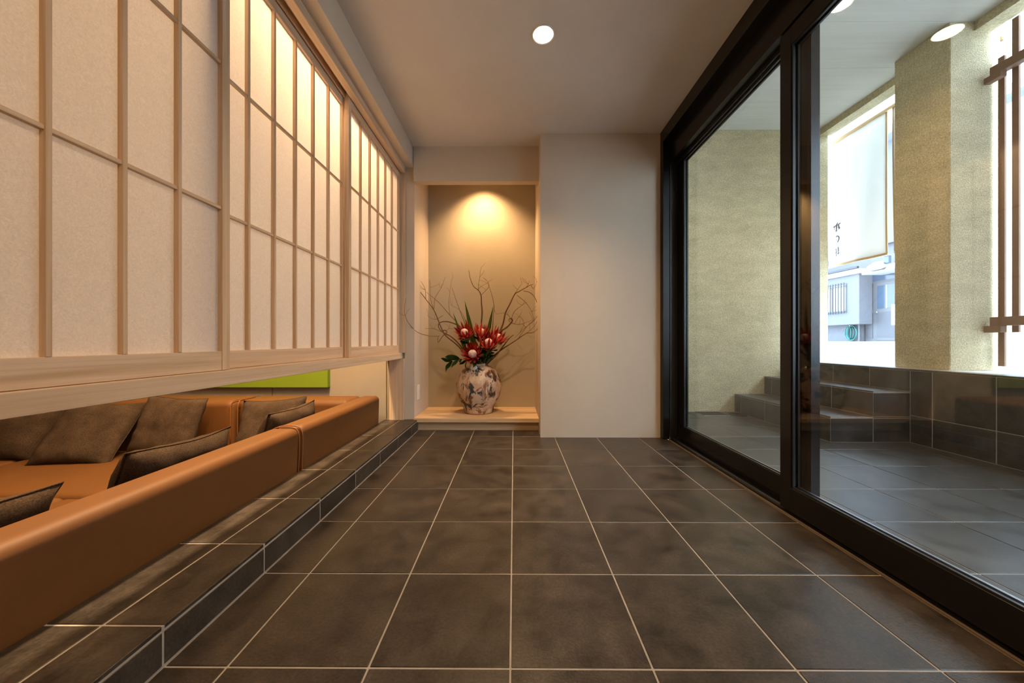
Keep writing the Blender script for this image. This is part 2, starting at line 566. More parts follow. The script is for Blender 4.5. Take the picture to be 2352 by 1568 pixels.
# ------------------------------------------------------------------ timber of the screens
struct('trim_1', -0.985, -0.862, -2.0, 2.70, 0.556, 0.601, 'cypress_y', 'pale cypress sill beam under the paper screens', 0.0012)
struct('trim_2', -0.955, -0.845, 2.672, 2.702, 0.087, 0.556, 'cypress_z', 'pale cypress post standing under the sill beam', 0.001)
struct('trim_3', -0.955, -0.838, 2.688, 2.702, 0.601, 1.985, 'cypress_z', 'pale cypress jamb closing the row of screens', 0.001)
head = empty('trim_4', (-0.9, 0.35, 2.0), 'pale cypress grooved head track above the paper screens', None, None, 'structure')
box('front_lip', -0.873, -0.838, -2.0, 2.70, 1.985, 2.032, 'cypress_y', head, 0.001)
box('middle_lip', -0.9045, -0.8985, -2.0, 2.70, 1.985, 2.018, 'cypress_y', head)
box('back_lip', -0.985, -0.934, -2.0, 2.70, 1.985, 2.032, 'cypress_y', head)
box('track_board', -0.934, -0.873, -2.0, 2.70, 2.018, 2.032, 'cypress_y', head)

# ------------------------------------------------------------------ shoji panels
SH_Z0, SH_Z1 = 0.602, 2.012


def shoji(y0, xf, label):
    """panel from y0 to y0+0.835; xf = x of its room-side face"""
    W = 0.835
    t = empty('shoji_panel', (xf - 0.012, y0 + W / 2, SH_Z0), label, 'paper screen', 'sliding paper screens')
    xb = xf - 0.024
    box('stile', xb, xf, y0, y0 + 0.028, SH_Z0, SH_Z1, 'cypress_z', t, 0.0008)
    box('stile', xb, xf, y0 + W - 0.028, y0 + W, SH_Z0, SH_Z1, 'cypress_z', t, 0.0008)
    box('bottom_rail', xb + 0.001, xf - 0.002, y0 + 0.028, y0 + W - 0.028, SH_Z0, 0.659, 'cypress_y', t, 0.0008)
    box('top_rail', xb + 0.001, xf - 0.002, y0 + 0.028, y0 + W - 0.028, 1.945, SH_Z1, 'cypress_y', t, 0.0008)
    bay = (W - 0.056) / 6
    xp = xf - 0.0145
    for k in range(1, 6):
        yc = y0 + 0.028 + bay * k - 0.002
        box('muntin_vertical', xp, xf - 0.001, yc - 0.0048, yc + 0.0048, 0.659, 1.945, 'cypress_z', t, 0.0006)
    for z in (1.090, 1.527):
        box('muntin_horizontal', xp, xf - 0.004, y0 + 0.028, y0 + W - 0.028, z - 0.0048, z + 0.0048, 'cypress_y', t, 0.0006)
    box('paper', xp - 0.0006, xp, y0 + 0.020, y0 + W - 0.020, 0.650, 1.955, 'paper', t)
    return t


FX, BX = -0.8766, -0.907
shoji(0.240, FX, 'nearest paper screen at the left edge, in the front track')
shoji(1.040, BX, 'middle paper screen set back behind its two neighbours')
shoji(1.8515, FX, 'far narrow-looking paper screen next to the alcove')
shoji(-0.570, BX, 'paper screen beside the viewer in the rear track')
tag(box('trim_5', -0.96, -0.862, -2.0, -0.575, 0.601, 1.985, 'plaster'), 'plaster infill beyond the last paper screen', None, None, 'structure')

# ------------------------------------------------------------------ glass doors
fr = empty('trim_6', (1.12, 1.4, 0.0), 'black metal frame around the sliding glass doors', None, None, 'structure')
box('head_casing', 1.047, 1.094, 0.36, 2.511, 2.090, CEIL, 'black_metal', fr, 0.001)
box('head_fascia', 1.094, 1.20, 0.36, 2.511, 1.945, CEIL, 'black_metal', fr, 0.001)
box('track_guide', 1.138, 1.147, 0.41, 2.462, 1.925, 1.945, 'dark_metal', fr, 0.0008)
box('track_guide', 1.188, 1.198, 0.41, 2.462, 1.932, 1.945, 'dark_metal', fr, 0.0008)
box('jamb', 1.047, 1.092, 2.462, 2.511, 0.0, 2.090, 'black_metal', fr, 0.001)
box('jamb', 1.096, 1.148, 2.462, 2.511, 0.0, 1.945, 'dark_metal', fr, 0.001)
box('jamb', 1.150, 1.20, 2.466, 2.511, 0.0, 1.945, 'black_metal', fr, 0.001)
box('jamb', 1.047, 1.20, 0.362, 0.398, 0.0, 2.090, 'black_metal', fr, 0.001)
box('threshold', 1.0905, 1.20, 0.398, 2.462, -0.02, 0.004, 'black_metal', fr, 0.0008)
box('track_rail', 1.114, 1.120, 0.40, 2.46, 0.004, 0.010, 'aluminium', fr)
box('track_rail', 1.164, 1.170, 0.40, 2.46, 0.004, 0.010, 'aluminium', fr)
box('seal_strip', 1.083, 1.0905, 0.36, 2.462, -0.02, 0.003, 'sealant', fr)


def door(name, x0, y0, y1, sy0, sy1, zt, label):
    x1 = x0 + 0.036
    t = empty(name, (x0 + 0.018, (y0 + y1) / 2, 0.010), label, None, None, 'structure')
    z0, z1 = 0.0105, 1.94
    box('stile', x0, x1, y0, y0 + sy0, z0, z1, 'black_metal', t, 0.0012)
    box('stile', x0, x1, y1 - sy1, y1, z0, z1, 'black_metal', t, 0.0012)
    box('bottom_rail', x0, x1, y0 + sy0, y1 - sy1, z0, 0.106, 'black_metal', t, 0.0012)
    box('top_rail', x0, x1, y0 + sy0, y1 - sy1, zt, z1, 'black_metal', t, 0.0012)
    a, b = y0 + sy0, y1 - sy1
    for xa, xb in ((x0 + 0.004, x0 + 0.012), (x0 + 0.024, x0 + 0.032)):
        box('glazing_bead', xa, xb, a, b, 0.106, 0.112, 'aluminium' if xa > x0 + 0.01 else 'dark_metal', t)
        box('glazing_bead', xa, xb, a, b, zt - 0.006, zt, 'dark_metal', t)
        box('glazing_bead', xa, xb, a, a + 0.006, 0.112, zt - 0.006, 'dark_metal', t)
        box('glazing_bead', xa, xb, b - 0.006, b, 0.112, zt - 0.006, 'dark_metal', t)
    box('pane', x0 + 0.015, x0 + 0.021, a - 0.003, b + 0.003, 0.103, zt + 0.003, 'pane_glass', t)
    return t


d1 = door('door_1', 1.100, 0.40, 1.4535, 0.06, 0.057, 1.868, 'near sliding glass door in a black frame, inner track')
d2 = door('door_2', 1.150, 1.362, 2.460, 0.060, 0.075, 1.922, 'far sliding glass door in a black frame, outer track')
lk = link('keyhole', lathe('keyhole', [(0, 0.004), (0.004, 0.004), (0.0045, 0.0015), (0.007, 0.003), (0.0085, 0.002), (0.0085, 0), (0, 0)], 20), 'chrome', d2, (1.150, 1.388, 0.585))
lk.rotation_euler = (0, -PI / 2, 0)
lk['label'] = 'small chrome keyhole'

# ------------------------------------------------------------------ vestibule outside the glass
fo = struct('floor_outside', 1.20, 2.70, -1.2, 3.44, -0.06, -0.0018, 'grout', 'dark tiled floor outside the glass doors')
xo = [1.20] + [1.377 + T * k for k in range(5)] + [2.70]
yo = [-1.2] + [GY + 0.008 + T * k for k in range(-6, 9)] + [3.44]
for i in range(len(xo) - 1):
    for j in range(len(yo) - 1):
        x0, x1, y0, y1 = xo[i], xo[i + 1], yo[j], yo[j + 1]
        if x0 > 2.2 and y0 > 2.42: continue
        tile(fo, (x0 + x1) / 2, (y0 + y1) / 2, -0.004 + rng.uniform(-0.0002, 0.0002), x1 - x0 - G, y1 - y0 - G, 0.008, 'tile_outside')

# retaining wall with tile facing
TOPZ = 0.50
rw = struct('wall_outside_low', 2.7005, 3.40, -1.2, 3.44, -0.06, TOPZ - 0.011, 'grout', 'low dark tiled retaining wall outside the glass')
yw = [-1.2] + [1.974 - 0.3 * k for k in range(10, -1, -1)] + [2.274, 2.400]
for a, b in zip(yw, yw[1:]):
    for z0, z1 in ((0.0, 0.186), (0.186, TOPZ - 0.011)):
        tile(rw, 2.704, (a + b) / 2, (z0 + z1) / 2, 0.010, b - a - G, z1 - z0 - G, 'tile_outside', 'wall_tile')
yc_ = [2.400, 2.672, 2.976, 3.276, 3.44]
for a, b in zip(yc_, yc_[1:]):
    tile(rw, 2.704, (a + b) / 2, (0.349 + TOPZ - 0.011) / 2, 0.010, b - a - G, TOPZ - 0.011 - 0.349 - G, 'tile_outside', 'wall_tile')
ycap = yw[:-1] + yc_
for a, b in zip(ycap, ycap[1:]):
    tile(rw, 2.74, (a + b) / 2, TOPZ - 0.0055, 0.082, b - a - 0.003, 0.010, 'tile_outside', 'cap_tile')
struct('terrace', 2.783, 3.42, -1.2, 3.44, TOPZ - 0.011, TOPZ - 0.0005, 'pavement', 'pale paving on top of the low wall')

st = struct('outside_steps', 2.1613, 2.698, 2.4012, 3.44, -0.002, 0.1742, 'grout', 'two dark tiled steps up to the street')
box('upper_core', 2.4513, 2.698, 2.4012, 3.44, 0.165, 0.3472, 'grout', st)
ysr = [2.40, 2.715, 3.03, 3.345, 3.44]
for a, b in zip(ysr, ysr[1:]):
    yc, sy = (a + b) / 2, b - a - G
    tile(st, 2.1645, yc, 0.083, 0.009, sy, 0.160, 'tile_outside', 'riser_tile')
    tile(st, 2.4545, yc, 0.2575, 0.009, sy, 0.158, 'tile_outside', 'riser_tile')
    tile(st, 2.305, yc, 0.1705, 0.288, sy, 0.010, 'tile_outside', 'tread_tile')
    tile(st, 2.574, yc, 0.3435, 0.246, sy, 0.010, 'tile_outside', 'tread_tile')
for x0, x1, z0, z1 in ((2.16, 2.45, 0.0, 0.165), (2.45, 2.70, 0.0, 0.165), (2.45, 2.70, 0.176, 0.338)):
    tile(st, (x0 + x1) / 2, 2.4045, (z0 + z1) / 2, x1 - x0 - G, 0.009, z1 - z0 - G, 'tile_outside', 'end_tile')

OC = 2.76
struct('wall_outside', 1.215, 3.07, 3.44, 3.60, -0.06, 2.90, 'stucco', 'rough beige stucco wall outside the glass')
struct('wall_outside_near', 1.20, 3.07, -1.36, -1.2, -0.06, 2.90, 'stucco', 'rough stucco wall at the near end outside')
oc = struct('ceiling_outside', 1.24, 3.10, -1.2, 3.44, OC + 0.012, 2.90, 'house_dark', 'pale boarded ceiling outside the glass doors')
nb = 12
for k in range(nb):
    a = -1.2 + 4.64 * k / nb; b = -1.2 + 4.64 * (k + 1) / nb
    box('ceiling_board', 1.24, 2.985, a + 0.0008, b - 0.0008, OC, OC + 0.012, 'outside_ceiling', oc)
struct('wall_outside_beam', 2.985, 3.10, -1.2, 3.44, 2.70, 2.90, 'stucco', 'stucco beam above the opening to the street')
struct('wall_pillar', 2.83, 3.155, 2.286, 2.620, TOPZ, OC, 'stucco', 'square rough stucco pillar on the low wall', 0.004)

# floor hatch and round drain by the stucco wall
h = empty('floor_hatch', (2.02, 3.33, 0.0), 'black rectangular floor grate at the foot of the stucco wall', 'grate')
box('hatch_frame', 1.76, 2.00, 3.25, 3.43, 0.0002, 0.003, 'aluminium', h, 0.0006)
for k in range(9):
    y = 3.262 + k * 0.0195
    box('grate_bar', 1.768, 1.992, y - 0.0078, y + 0.0078, 0.0025, 0.0045, 'black_grate', h)
dr = link('floor_drain', lathe('floor_drain', [(0, 0.003), (0.012, 0.003), (0.014, 0.001), (0.03, 0.001), (0.032, 0.003), (0.05, 0.003), (0.053, 0.001), (0.062, 0.001), (0.064, 0.004), (0.075, 0.003), (0.077, 0.0), (0, 0)], 28), 'dark_metal', None, (2.10, 3.30, 0.0003))
tag(dr, 'round metal floor drain beside the black grate', 'drain')

# ------------------------------------------------------------------ downlights


def downlight(x, y, z, r, label, lens, energy, col, cone):
    t = empty('downlight', (x, y, z), label, 'downlight')
    link('trim_ring', lathe('trim_ring', [(r, -0.001), (r + 0.004, -0.003), (r + 0.007, -0.003), (r + 0.008, 0.0), (r, 0.0)], 36), 'white_plastic', t, (x, y, z))
    link('lens', lathe('lens', [(0, -0.0015), (r * 0.7, -0.0015), (r, -0.001), (r, 0.0), (0, 0.0)], 36), lens, t, (x, y, z))
    s = spot_light('downlight_beam', (x, y, z - 0.012), energy, col, cone, 1.0, r * 0.8)
    s.parent = t
    s.location = (0, 0, -0.012)
    return t


downlight(0.142, 1.702, CEIL, 0.048, 'bright round downlight in the entrance ceiling', 'lamp_lens', 115, WARM2, 120)
downlight(2.01, 2.16, OC, 0.055, 'bright round downlight in the ceiling outside the glass', 'lamp_lens_outside', 70, WARM2, 150)
spot_light('alcove_spot_lamp', (-0.27, 2.93, 2.165), 95, WARM, 112, 0.9, 0.03, (-0.27, 3.05, 0.3))

# ------------------------------------------------------------------ alcove: shelf, outlet
sh = empty('alcove_shelf', (-0.29, 2.9, 0.0), 'pale wooden floor shelf inside the alcove under the vase', 'shelf')
box('shelf_board', -0.7695, 0.1895, 2.675, 3.139, 0.068, 0.101, 'shelf_wood_x', sh, 0.0015)
box('kick_board', -0.7434, 0.1895, 2.718, 2.734, 0.018, 0.068, 'shelf_wood_x', sh, 0.0008)
box('base_strip', -0.7434, 0.1895, 2.712, 2.734, 0.0, 0.018, 'shelf_wood_x', sh, 0.0008)
ou = empty('wall_outlet', (-0.77, 2.80, 0.28), 'small cream outlet plate on the alcove side wall', 'outlet')
box('cover_plate', -0.7699, -0.7640, 2.765, 2.835, 0.222, 0.342, 'white_plastic', ou, 0.002, 2)
box('socket', -0.7642, -0.7615, 2.785, 2.815, 0.255, 0.309, 'white_plastic', ou, 0.001)

# ------------------------------------------------------------------ vase
VX, VY, VZ = -0.292, 2.905, 0.101
va = empty('vase', (VX, VY, VZ), 'round cream stoneware vase with dark brush patches', 'vase')
prof = [(0.0, 0.0), (0.098, 0.0), (0.116, 0.006), (0.124, 0.022), (0.128, 0.05), (0.150, 0.092), (0.172, 0.138), (0.184, 0.185), (0.187, 0.215),
        (0.182, 0.26), (0.166, 0.308), (0.138, 0.350), (0.106, 0.375), (0.082, 0.386), (0.0745, 0.394), (0.0745, 0.405), (0.071, 0.408), (0.067, 0.405), (0.066, 0.38),
        (0.09, 0.35), (0.0, 0.30)]
vb = link('vase_body', lathe('vase_body', prof, 56), 'vase_glaze', va, (VX, VY, VZ))
for v in vb.data.vertices:
    n = noise.noise(v.co * 9.0) * 0.0035
    rr = Vector((v.co.x, v.co.y, 0))
    if rr.length > 0.08: v.co += rr.normalized() * n
kb = link('shoulder_knob', lathe('shoulder_knob', [(0, 0.030), (0.014, 0.028), (0.024, 0.020), (0.030, 0.006), (0.031, -0.01), (0, -0.012)], 20), 'white_plastic', va, (VX - 0.028, VY - 0.094, VZ + 0.368))
kb.rotation_euler = (1.0, 0, 0)
kb['label'] = 'pale glossy rounded boss'

# ------------------------------------------------------------------ branches, given in centimetres in the room
BR = [
    (True, 0.006, 0.0016, [(-34.7,290.0,48.0),(-39.9,289.6,57.5),(-47.3,289.2,66.0),(-56.7,288.9,73.9),(-60.3,288.5,80.7),(-66.0,288.1,94.4),(-72.8,287.8,103.8),(-79.0,287.4,112.7),(-79.9,287.0,118.4)]),
    (False, 0.0022, 0.001, [(-72.8,288.0,103.9),(-72.9,287.0,111.1),(-75.0,286.0,116.2),(-76.3,285.0,117.9)]),
    (False, 0.0022, 0.001, [(-66.0,288.0,94.4),(-69.0,289.3,104.0),(-70.0,290.7,113.7),(-70.3,292.0,120.3)]),
    (False, 0.0022, 0.001, [(-66.0,288.0,95.5),(-64.8,287.3,104.8),(-59.9,286.7,112.6),(-56.2,286.0,121.9)]),
    (False, 0.0025, 0.001, [(-59.1,290.0,90.3),(-65.7,291.5,87.3),(-72.0,293.0,89.8)]),
    (True, 0.0055, 0.0012, [(-32.8,292.0,47.3),(-38.1,291.4,53.2),(-44.3,290.8,64.9),(-51.7,290.2,72.3),(-56.3,289.5,75.0),(-58.6,288.9,76.5),(-57.7,288.3,78.2),(-55.6,287.7,77.4),(-55.5,287.1,75.7),(-57.8,286.5,73.9),(-59.8,285.8,71.2),(-61.8,285.2,68.1),(-62.1,284.6,71.2),(-60.4,284.0,74.1)]),
    (False, 0.003, 0.001, [(-60.0,277.0,73.0),(-67.8,274.2,73.5),(-75.1,271.3,76.1),(-80.7,268.5,82.4),(-82.8,265.7,88.5),(-82.4,262.8,95.0),(-80.3,260.0,101.4)]),
    (False, 0.0028, 0.001, [(-58.4,287.0,76.3),(-66.1,288.5,79.3),(-73.7,290.0,79.5)]),
    (False, 0.002, 0.001, [(-56.4,287.0,77.0),(-53.0,286.0,79.4),(-48.7,285.0,79.0)]),
    (True, 0.0055, 0.003, [(-29.7,293.0,47.8),(-38.3,292.9,67.0),(-44.1,292.8,79.9),(-48.9,292.6,83.3),(-55.3,292.5,85.4),(-60.6,292.4,85.2),(-63.1,292.2,82.8),(-62.3,292.1,79.3),(-59.3,292.0,76.4)]),
    (True, 0.0035, 0.001, [(-31.0,295.0,47.1),(-36.4,295.2,67.0),(-40.7,295.4,82.1),(-45.1,295.6,92.9),(-49.4,295.8,104.8),(-52.7,296.0,114.6)]),
    (False, 0.0025, 0.001, [(-39.6,295.0,82.1),(-42.7,294.3,90.7),(-46.4,293.7,95.8),(-52.2,293.0,98.6)]),
    (True, 0.0035, 0.001, [(-32.0,294.0,47.2),(-38.4,293.7,69.2),(-46.9,293.3,83.1),(-54.3,293.0,91.6),(-62.8,292.7,101.2),(-69.7,292.3,107.1),(-73.3,292.0,110.2)]),
    (False, 0.002, 0.001, [(-54.3,296.0,91.3),(-55.3,296.7,100.6),(-54.6,297.3,110.4),(-53.3,298.0,120.9)]),
    (True, 0.0065, 0.0014, [(-28.9,296.0,47.0),(-28.4,295.9,64.8),(-27.8,295.8,82.1),(-27.0,295.7,92.9),(-27.5,295.6,100.5),(-28.0,295.4,108.0),(-29.9,295.3,111.8),(-34.2,295.2,115.5),(-36.9,295.1,122.0),(-38.2,295.0,129.0)]),
    (False, 0.0024, 0.001, [(-28.8,295.0,109.6),(-30.1,295.0,113.9),(-29.0,295.0,123.0),(-27.9,295.0,131.1)]),
    (False, 0.0024, 0.001, [(-27.8,295.0,107.9),(-23.4,294.5,112.2),(-21.0,294.0,115.5),(-22.5,293.5,119.5),(-25.4,293.0,122.1)]),
    (False, 0.002, 0.001, [(-30.4,295.0,112.8),(-27.3,295.5,115.6),(-23.0,296.0,118.0)]),
    (True, 0.0035, 0.001, [(-26.9,297.0,46.9),(-22.0,297.2,64.8),(-18.7,297.3,76.8),(-17.7,297.5,88.7),(-17.1,297.7,99.6),(-19.5,297.8,110.5),(-22.4,298.0,118.7)]),
    (True, 0.0075, 0.0014, [(-25.4,293.0,47.2),(-17.9,292.7,64.9),(-12.6,292.4,75.6),(-9.1,292.1,84.1),(-7.2,291.8,92.6),(-3.5,291.5,100.0),(0.5,291.2,108.0),(4.5,290.9,110.6),(9.8,290.6,113.5),(13.5,290.3,115.6),(16.1,290.0,116.0)]),
    (False, 0.0025, 0.001, [(0.2,290.0,108.1),(2.9,289.3,111.4),(5.0,288.7,114.5),(6.6,288.0,116.7)]),
    (False, 0.0025, 0.001, [(9.8,290.0,113.4),(11.9,291.0,116.5),(13.0,292.0,119.8)]),
    (False, 0.0025, 0.001, [(14.0,290.0,115.5),(15.9,289.0,112.4),(17.6,288.0,114.9),(18.6,287.0,117.4)]),
    (False, 0.003, 0.0012, [(7.7,290.0,110.7),(13.0,290.2,109.4),(17.2,290.5,105.2),(19.9,290.8,97.8),(19.4,291.0,90.4),(15.1,291.2,84.9),(9.8,291.5,80.9),(4.5,291.8,75.6),(0.8,292.0,71.8)]),
    (False, 0.0026, 0.001, [(2.4,290.0,107.3),(9.8,291.3,101.1),(14.7,292.7,93.7),(16.4,294.0,88.0)]),
    (True, 0.0055, 0.001, [(-24.1,290.0,47.4),(-19.8,289.4,54.4),(-9.2,288.9,62.8),(0.2,288.3,68.9),(9.7,287.7,75.3),(14.9,287.1,76.0),(18.6,286.6,78.6),(20.1,286.0,83.3)]),
    (False, 0.003, 0.001, [(2.9,289.0,70.7),(9.7,288.5,80.2),(16.0,288.0,86.0),(19.4,287.5,90.2),(21.2,287.0,98.5)]),
    (False, 0.0025, 0.001, [(4.5,289.0,72.3),(12.9,289.7,77.6),(18.3,290.3,84.0),(20.4,291.0,90.4)]),
    (True, 0.0075, 0.0015, [(-24.8,292.0,47.3),(-16.8,291.6,68.1),(-11.4,291.1,76.6),(-6.1,290.7,80.6),(-2.9,290.2,83.8),(-1.3,289.8,86.1),(-2.3,289.3,87.9),(-4.0,288.9,87.3),(-4.0,288.4,85.4),(-2.1,288.0,84.7)]),
    (False, 0.0028, 0.001, [(-2.1,290.0,84.0),(4.5,289.3,82.9),(10.8,288.7,84.8),(16.0,288.0,87.0)]),
    (False, 0.0028, 0.001, [(-2.7,290.0,86.1),(0.2,291.0,93.6),(6.6,292.0,99.0),(11.0,293.0,101.8)]),
    (False, 0.0025, 0.001, [(-2.4,290.0,87.2),(-5.0,289.0,90.7),(-9.2,288.0,92.2),(-14.4,287.0,91.3)]),
    (False, 0.002, 0.001, [(0.2,290.0,83.1),(4.5,291.0,89.4),(8.2,292.0,84.1),(5.6,293.0,76.7)]),
    (True, 0.0055, 0.0025, [(-22.9,288.0,47.6),(-16.6,287.8,55.5),(-12.9,287.6,59.7),(-8.1,287.4,66.0),(-3.9,287.2,71.3),(-0.3,287.0,74.4)]),
]
side = ['leftmost curly bare branch reaching up from the vase', 'coiled bare branch with a long tendril on the left', 'arching bare branch curling left over the coil',
        'thin straight twig leaning left behind the blade leaves', 'long thin twig sweeping far to the upper left', 'central upright forked branch above the flowers',
        'thin upright twig just right of the centre branch', 'thick branch rising to the bushy upper right tip', 'low branch sweeping out to the right with an end tendril',
        'thick branch on the right ending in a tight coil', 'short dark branch leaning right over the vase rim']
cur = None; bi = 0
for main, r0, r1, pts in BR:
    P = [Vector(p) / 100 for p in pts]
    if main:
        P[0] = Vector((VX + max(-0.05, min(0.05, P[0].x - VX)) * 0.8, VY + rng.uniform(-0.03, 0.03), VZ + 0.372))
        cur = empty('curly_branch', P[0], side[bi], 'branch', 'bare branches in the vase')
        bi += 1
        link('branch', tube('branch', P, r0 * 1.25, r1 * 1.2, 7, 6, P[0]), 'branch_bark', cur, P[0])
    else:
        link('twig', tube('twig', P, r0 * 1.05, r1 * 1.1, 5, 6, P[0]), 'twig_bark', cur, P[0])
        # finer side shoots along each twig
        for k in range(2):
            a = P[rng.randrange(1, len(P))] if len(P) > 2 else P[-1]
            d = Vector((rng.uniform(-1, 1), rng.uniform(-0.5, 0.5), rng.uniform(0.2, 1))).normalized() * rng.uniform(0.04, 0.09)
            m = a + d * 0.5 + Vector((rng.uniform(-0.01, 0.01), 0, rng.uniform(-0.01, 0.01)))
            link('shoot', tube('shoot', [a, m, a + d], 0.0013, 0.0008, 4, 4, a), 'twig_bark', cur, a)

# ------------------------------------------------------------------ blade leaves


def blade(base, tip, w, label, edge):
    base, tip = Vector(base), Vector(tip)
    ax = tip - base
    s = Vector((1, 0, 0)) - ax.normalized() * ax.normalized().x
    s.normalize()
    f = ax.normalized().cross(s)
    t = empty('blade_leaf', base, label, 'leaf', 'upright blade leaves in the vase')

    def strip(name, lo, hi, mat, off):
        bm = bmesh.new(); n = 12; rows = []
        for i in range(n + 1):
            u = i / n
            ww = w * (0.55 + 0.45 * min(1, u * 3)) * (1 - u ** 2.2) + 0.0006
            c = ax * u + f * (0.02 * math.sin(u * PI) + off)
            rows.append([bm.verts.new(c + s * ww * lo + f * abs(lo) * ww * 0.3), bm.verts.new(c + s * ww * (lo + hi) / 2), bm.verts.new(c + s * ww * hi + f * abs(hi) * ww * 0.3)])
        for a, b in zip(rows, rows[1:]):
            for k in range(2): bm.faces.new((a[k], a[k + 1], b[k + 1], b[k]))
        ext = bmesh.ops.solidify(bm, geom=list(bm.faces), thickness=0.001)
        bmesh.ops.recalc_face_normals(bm, faces=bm.faces)
        link(name, mesh_from(bm, name, True), mat, t, base)
    strip('leaf_blade', -0.5, 0.5, 'blade_green', 0)
    if edge:
        strip('leaf_margin', 0.38, 0.62, 'blade_edge', -0.0012)
        if edge > 1: strip('leaf_margin', -0.62, -0.40, 'blade_edge', -0.0012)
    return t


blade((-0.385, 2.90, 0.55), (-0.502, 2.88, 0.925), 0.038, 'shortest green blade leaf, leaning left', 0)
blade((-0.315, 2.925, 0.55), (-0.411, 2.91, 1.027), 0.043, 'tallest blade leaf with yellow margins', 2)
blade((-0.262, 2.925, 0.55), (-0.172, 2.90, 0.984), 0.043, 'blade leaf leaning right above the red flowers', 0)
blade((-0.300, 2.87, 0.50), (-0.345, 2.865, 0.745), 0.032, 'yellow edged blade leaf half hidden among the flowers', 1)

# ------------------------------------------------------------------ leafy sprigs


def leaf_mesh(L, W, bend, seed):
    bm = bmesh.new(); n = 8; rows = []
    r = random.Random(seed)
    ph = r.uniform(0, 6)
    for i in range(n + 1):
        u = i / n
        ww = W * 0.5 * math.sin(PI * min(1, u * 0.98 + 0.02)) ** 0.75 + 0.0004
        c = Vector((u * L, 0, -bend * u * u * L + 0.004 * math.sin(u * 9 + ph)))
        rows.append([bm.verts.new(c + Vector((0, -ww, 0.25 * ww))), bm.verts.new(c), bm.verts.new(c + Vector((0, ww, 0.25 * ww)))])
    for a, b in zip(rows, rows[1:]):
        for k in range(2): bm.faces.new((a[k], a[k + 1], b[k + 1], b[k]))
    bmesh.ops.solidify(bm, geom=list(bm.faces), thickness=0.0008)
    bmesh.ops.recalc_face_normals(bm, faces=bm.faces)
    me = mesh_from(bm, 'leaf', True)
    me.materials.append(M['leaf_green'])
    return me


LEAVES = [leaf_mesh(0.12, 0.048, 0.25, 1), leaf_mesh(0.10, 0.042, -0.15, 2), leaf_mesh(0.09, 0.046, 0.4, 3)]


def leaf(parent, p, d, roll, k, s=1.0):
    o = link('leaf', LEAVES[k % 3], None, parent, p)
    q = Vector(d).normalized().to_track_quat('X', 'Z')
    o.rotation_mode = 'QUATERNION'
    o.rotation_quaternion = q @ Euler((roll, 0, 0)).to_quaternion()
    o.scale = (s, s, s)
    return o


s1 = empty('leaf_sprig', (VX - 0.05, VY - 0.03, VZ + 0.395), 'glossy dark green leaf sprig drooping left over the vase', 'leaf sprig')
base = Vector((VX - 0.045, VY - 0.03, VZ + 0.38))
stem = [base, base + Vector((-0.045, -0.04, 0.055)), base + Vector((-0.10, -0.06, 0.065)), base + Vector((-0.155, -0.065, 0.045))]
link('stem', tube('stem', stem, 0.002, 0.0012, 5, 5, base), 'leaf_green', s1, base)
for p, d, r, k, s in ((stem[2], (-0.9, -0.2, 0.25), 1.2, 0, 1.0), (stem[3], (-0.95, -0.1, 0.15), 0.9, 1, 1.0), (stem[3], (-0.7, -0.3, -0.55), 0.9, 2, 1.1),
                      (stem[2], (-0.7, -0.4, -0.5), 1.0, 0, 0.85), (stem[1], (-0.3, -0.5, -0.8), 0.7, 2, 0.8), (stem[2], (0.2, -0.4, -0.2), 1.0, 1, 0.7), (stem[1], (-0.8, -0.4, -0.6), 1.0, 1, 0.7)):
    leaf(s1, p, d, r, k, s)

# ------------------------------------------------------------------ protea flowers


def bract_mesh(L, W, mat):
    bm = bmesh.new(); n = 7; rows = []
    for i in range(n + 1):
        u = i / n
        ww = W * 0.5 * (0.35 + 0.65 * math.sin(PI * min(1.0, u * 0.75 + 0.12))) * (1 - u ** 3.5) + 0.0003
        c = Vector((0.010 * math.sin(u * PI * 0.8), 0, u * L))
        rows.append([bm.verts.new(c + Vector((-0.30 * ww, -ww, 0))), bm.verts.new(c), bm.verts.new(c + Vector((-0.30 * ww, ww, 0)))])
    for a, b in zip(rows, rows[1:]):
        for k in range(2): bm.faces.new((a[k], a[k + 1], b[k + 1], b[k]))
    bmesh.ops.solidify(bm, geom=list(bm.faces), thickness=0.0010)
    bmesh.ops.recalc_face_normals(bm, faces=bm.faces)
    me = mesh_from(bm, 'bract', True)
    me.materials.append(M[mat])
    return me


BRACT = [bract_mesh(0.088, 0.017, 'bract_red'), bract_mesh(0.072, 0.018, 'bract_pink'), bract_mesh(0.045, 0.017, 'bract_red')]
CONE = lathe('cone', [(0, 0.058), (0.010, 0.056), (0.019, 0.050), (0.026, 0.038), (0.028, 0.024), (0.024, 0.008), (0.014, 0.0), (0, 0)], 24)
CUP = lathe('cup', [(0.008, -0.016), (0.018, -0.006), (0.026, 0.010), (0.029, 0.026), (0.026, 0.026), (0.018, 0.006), (0, 0)], 20)


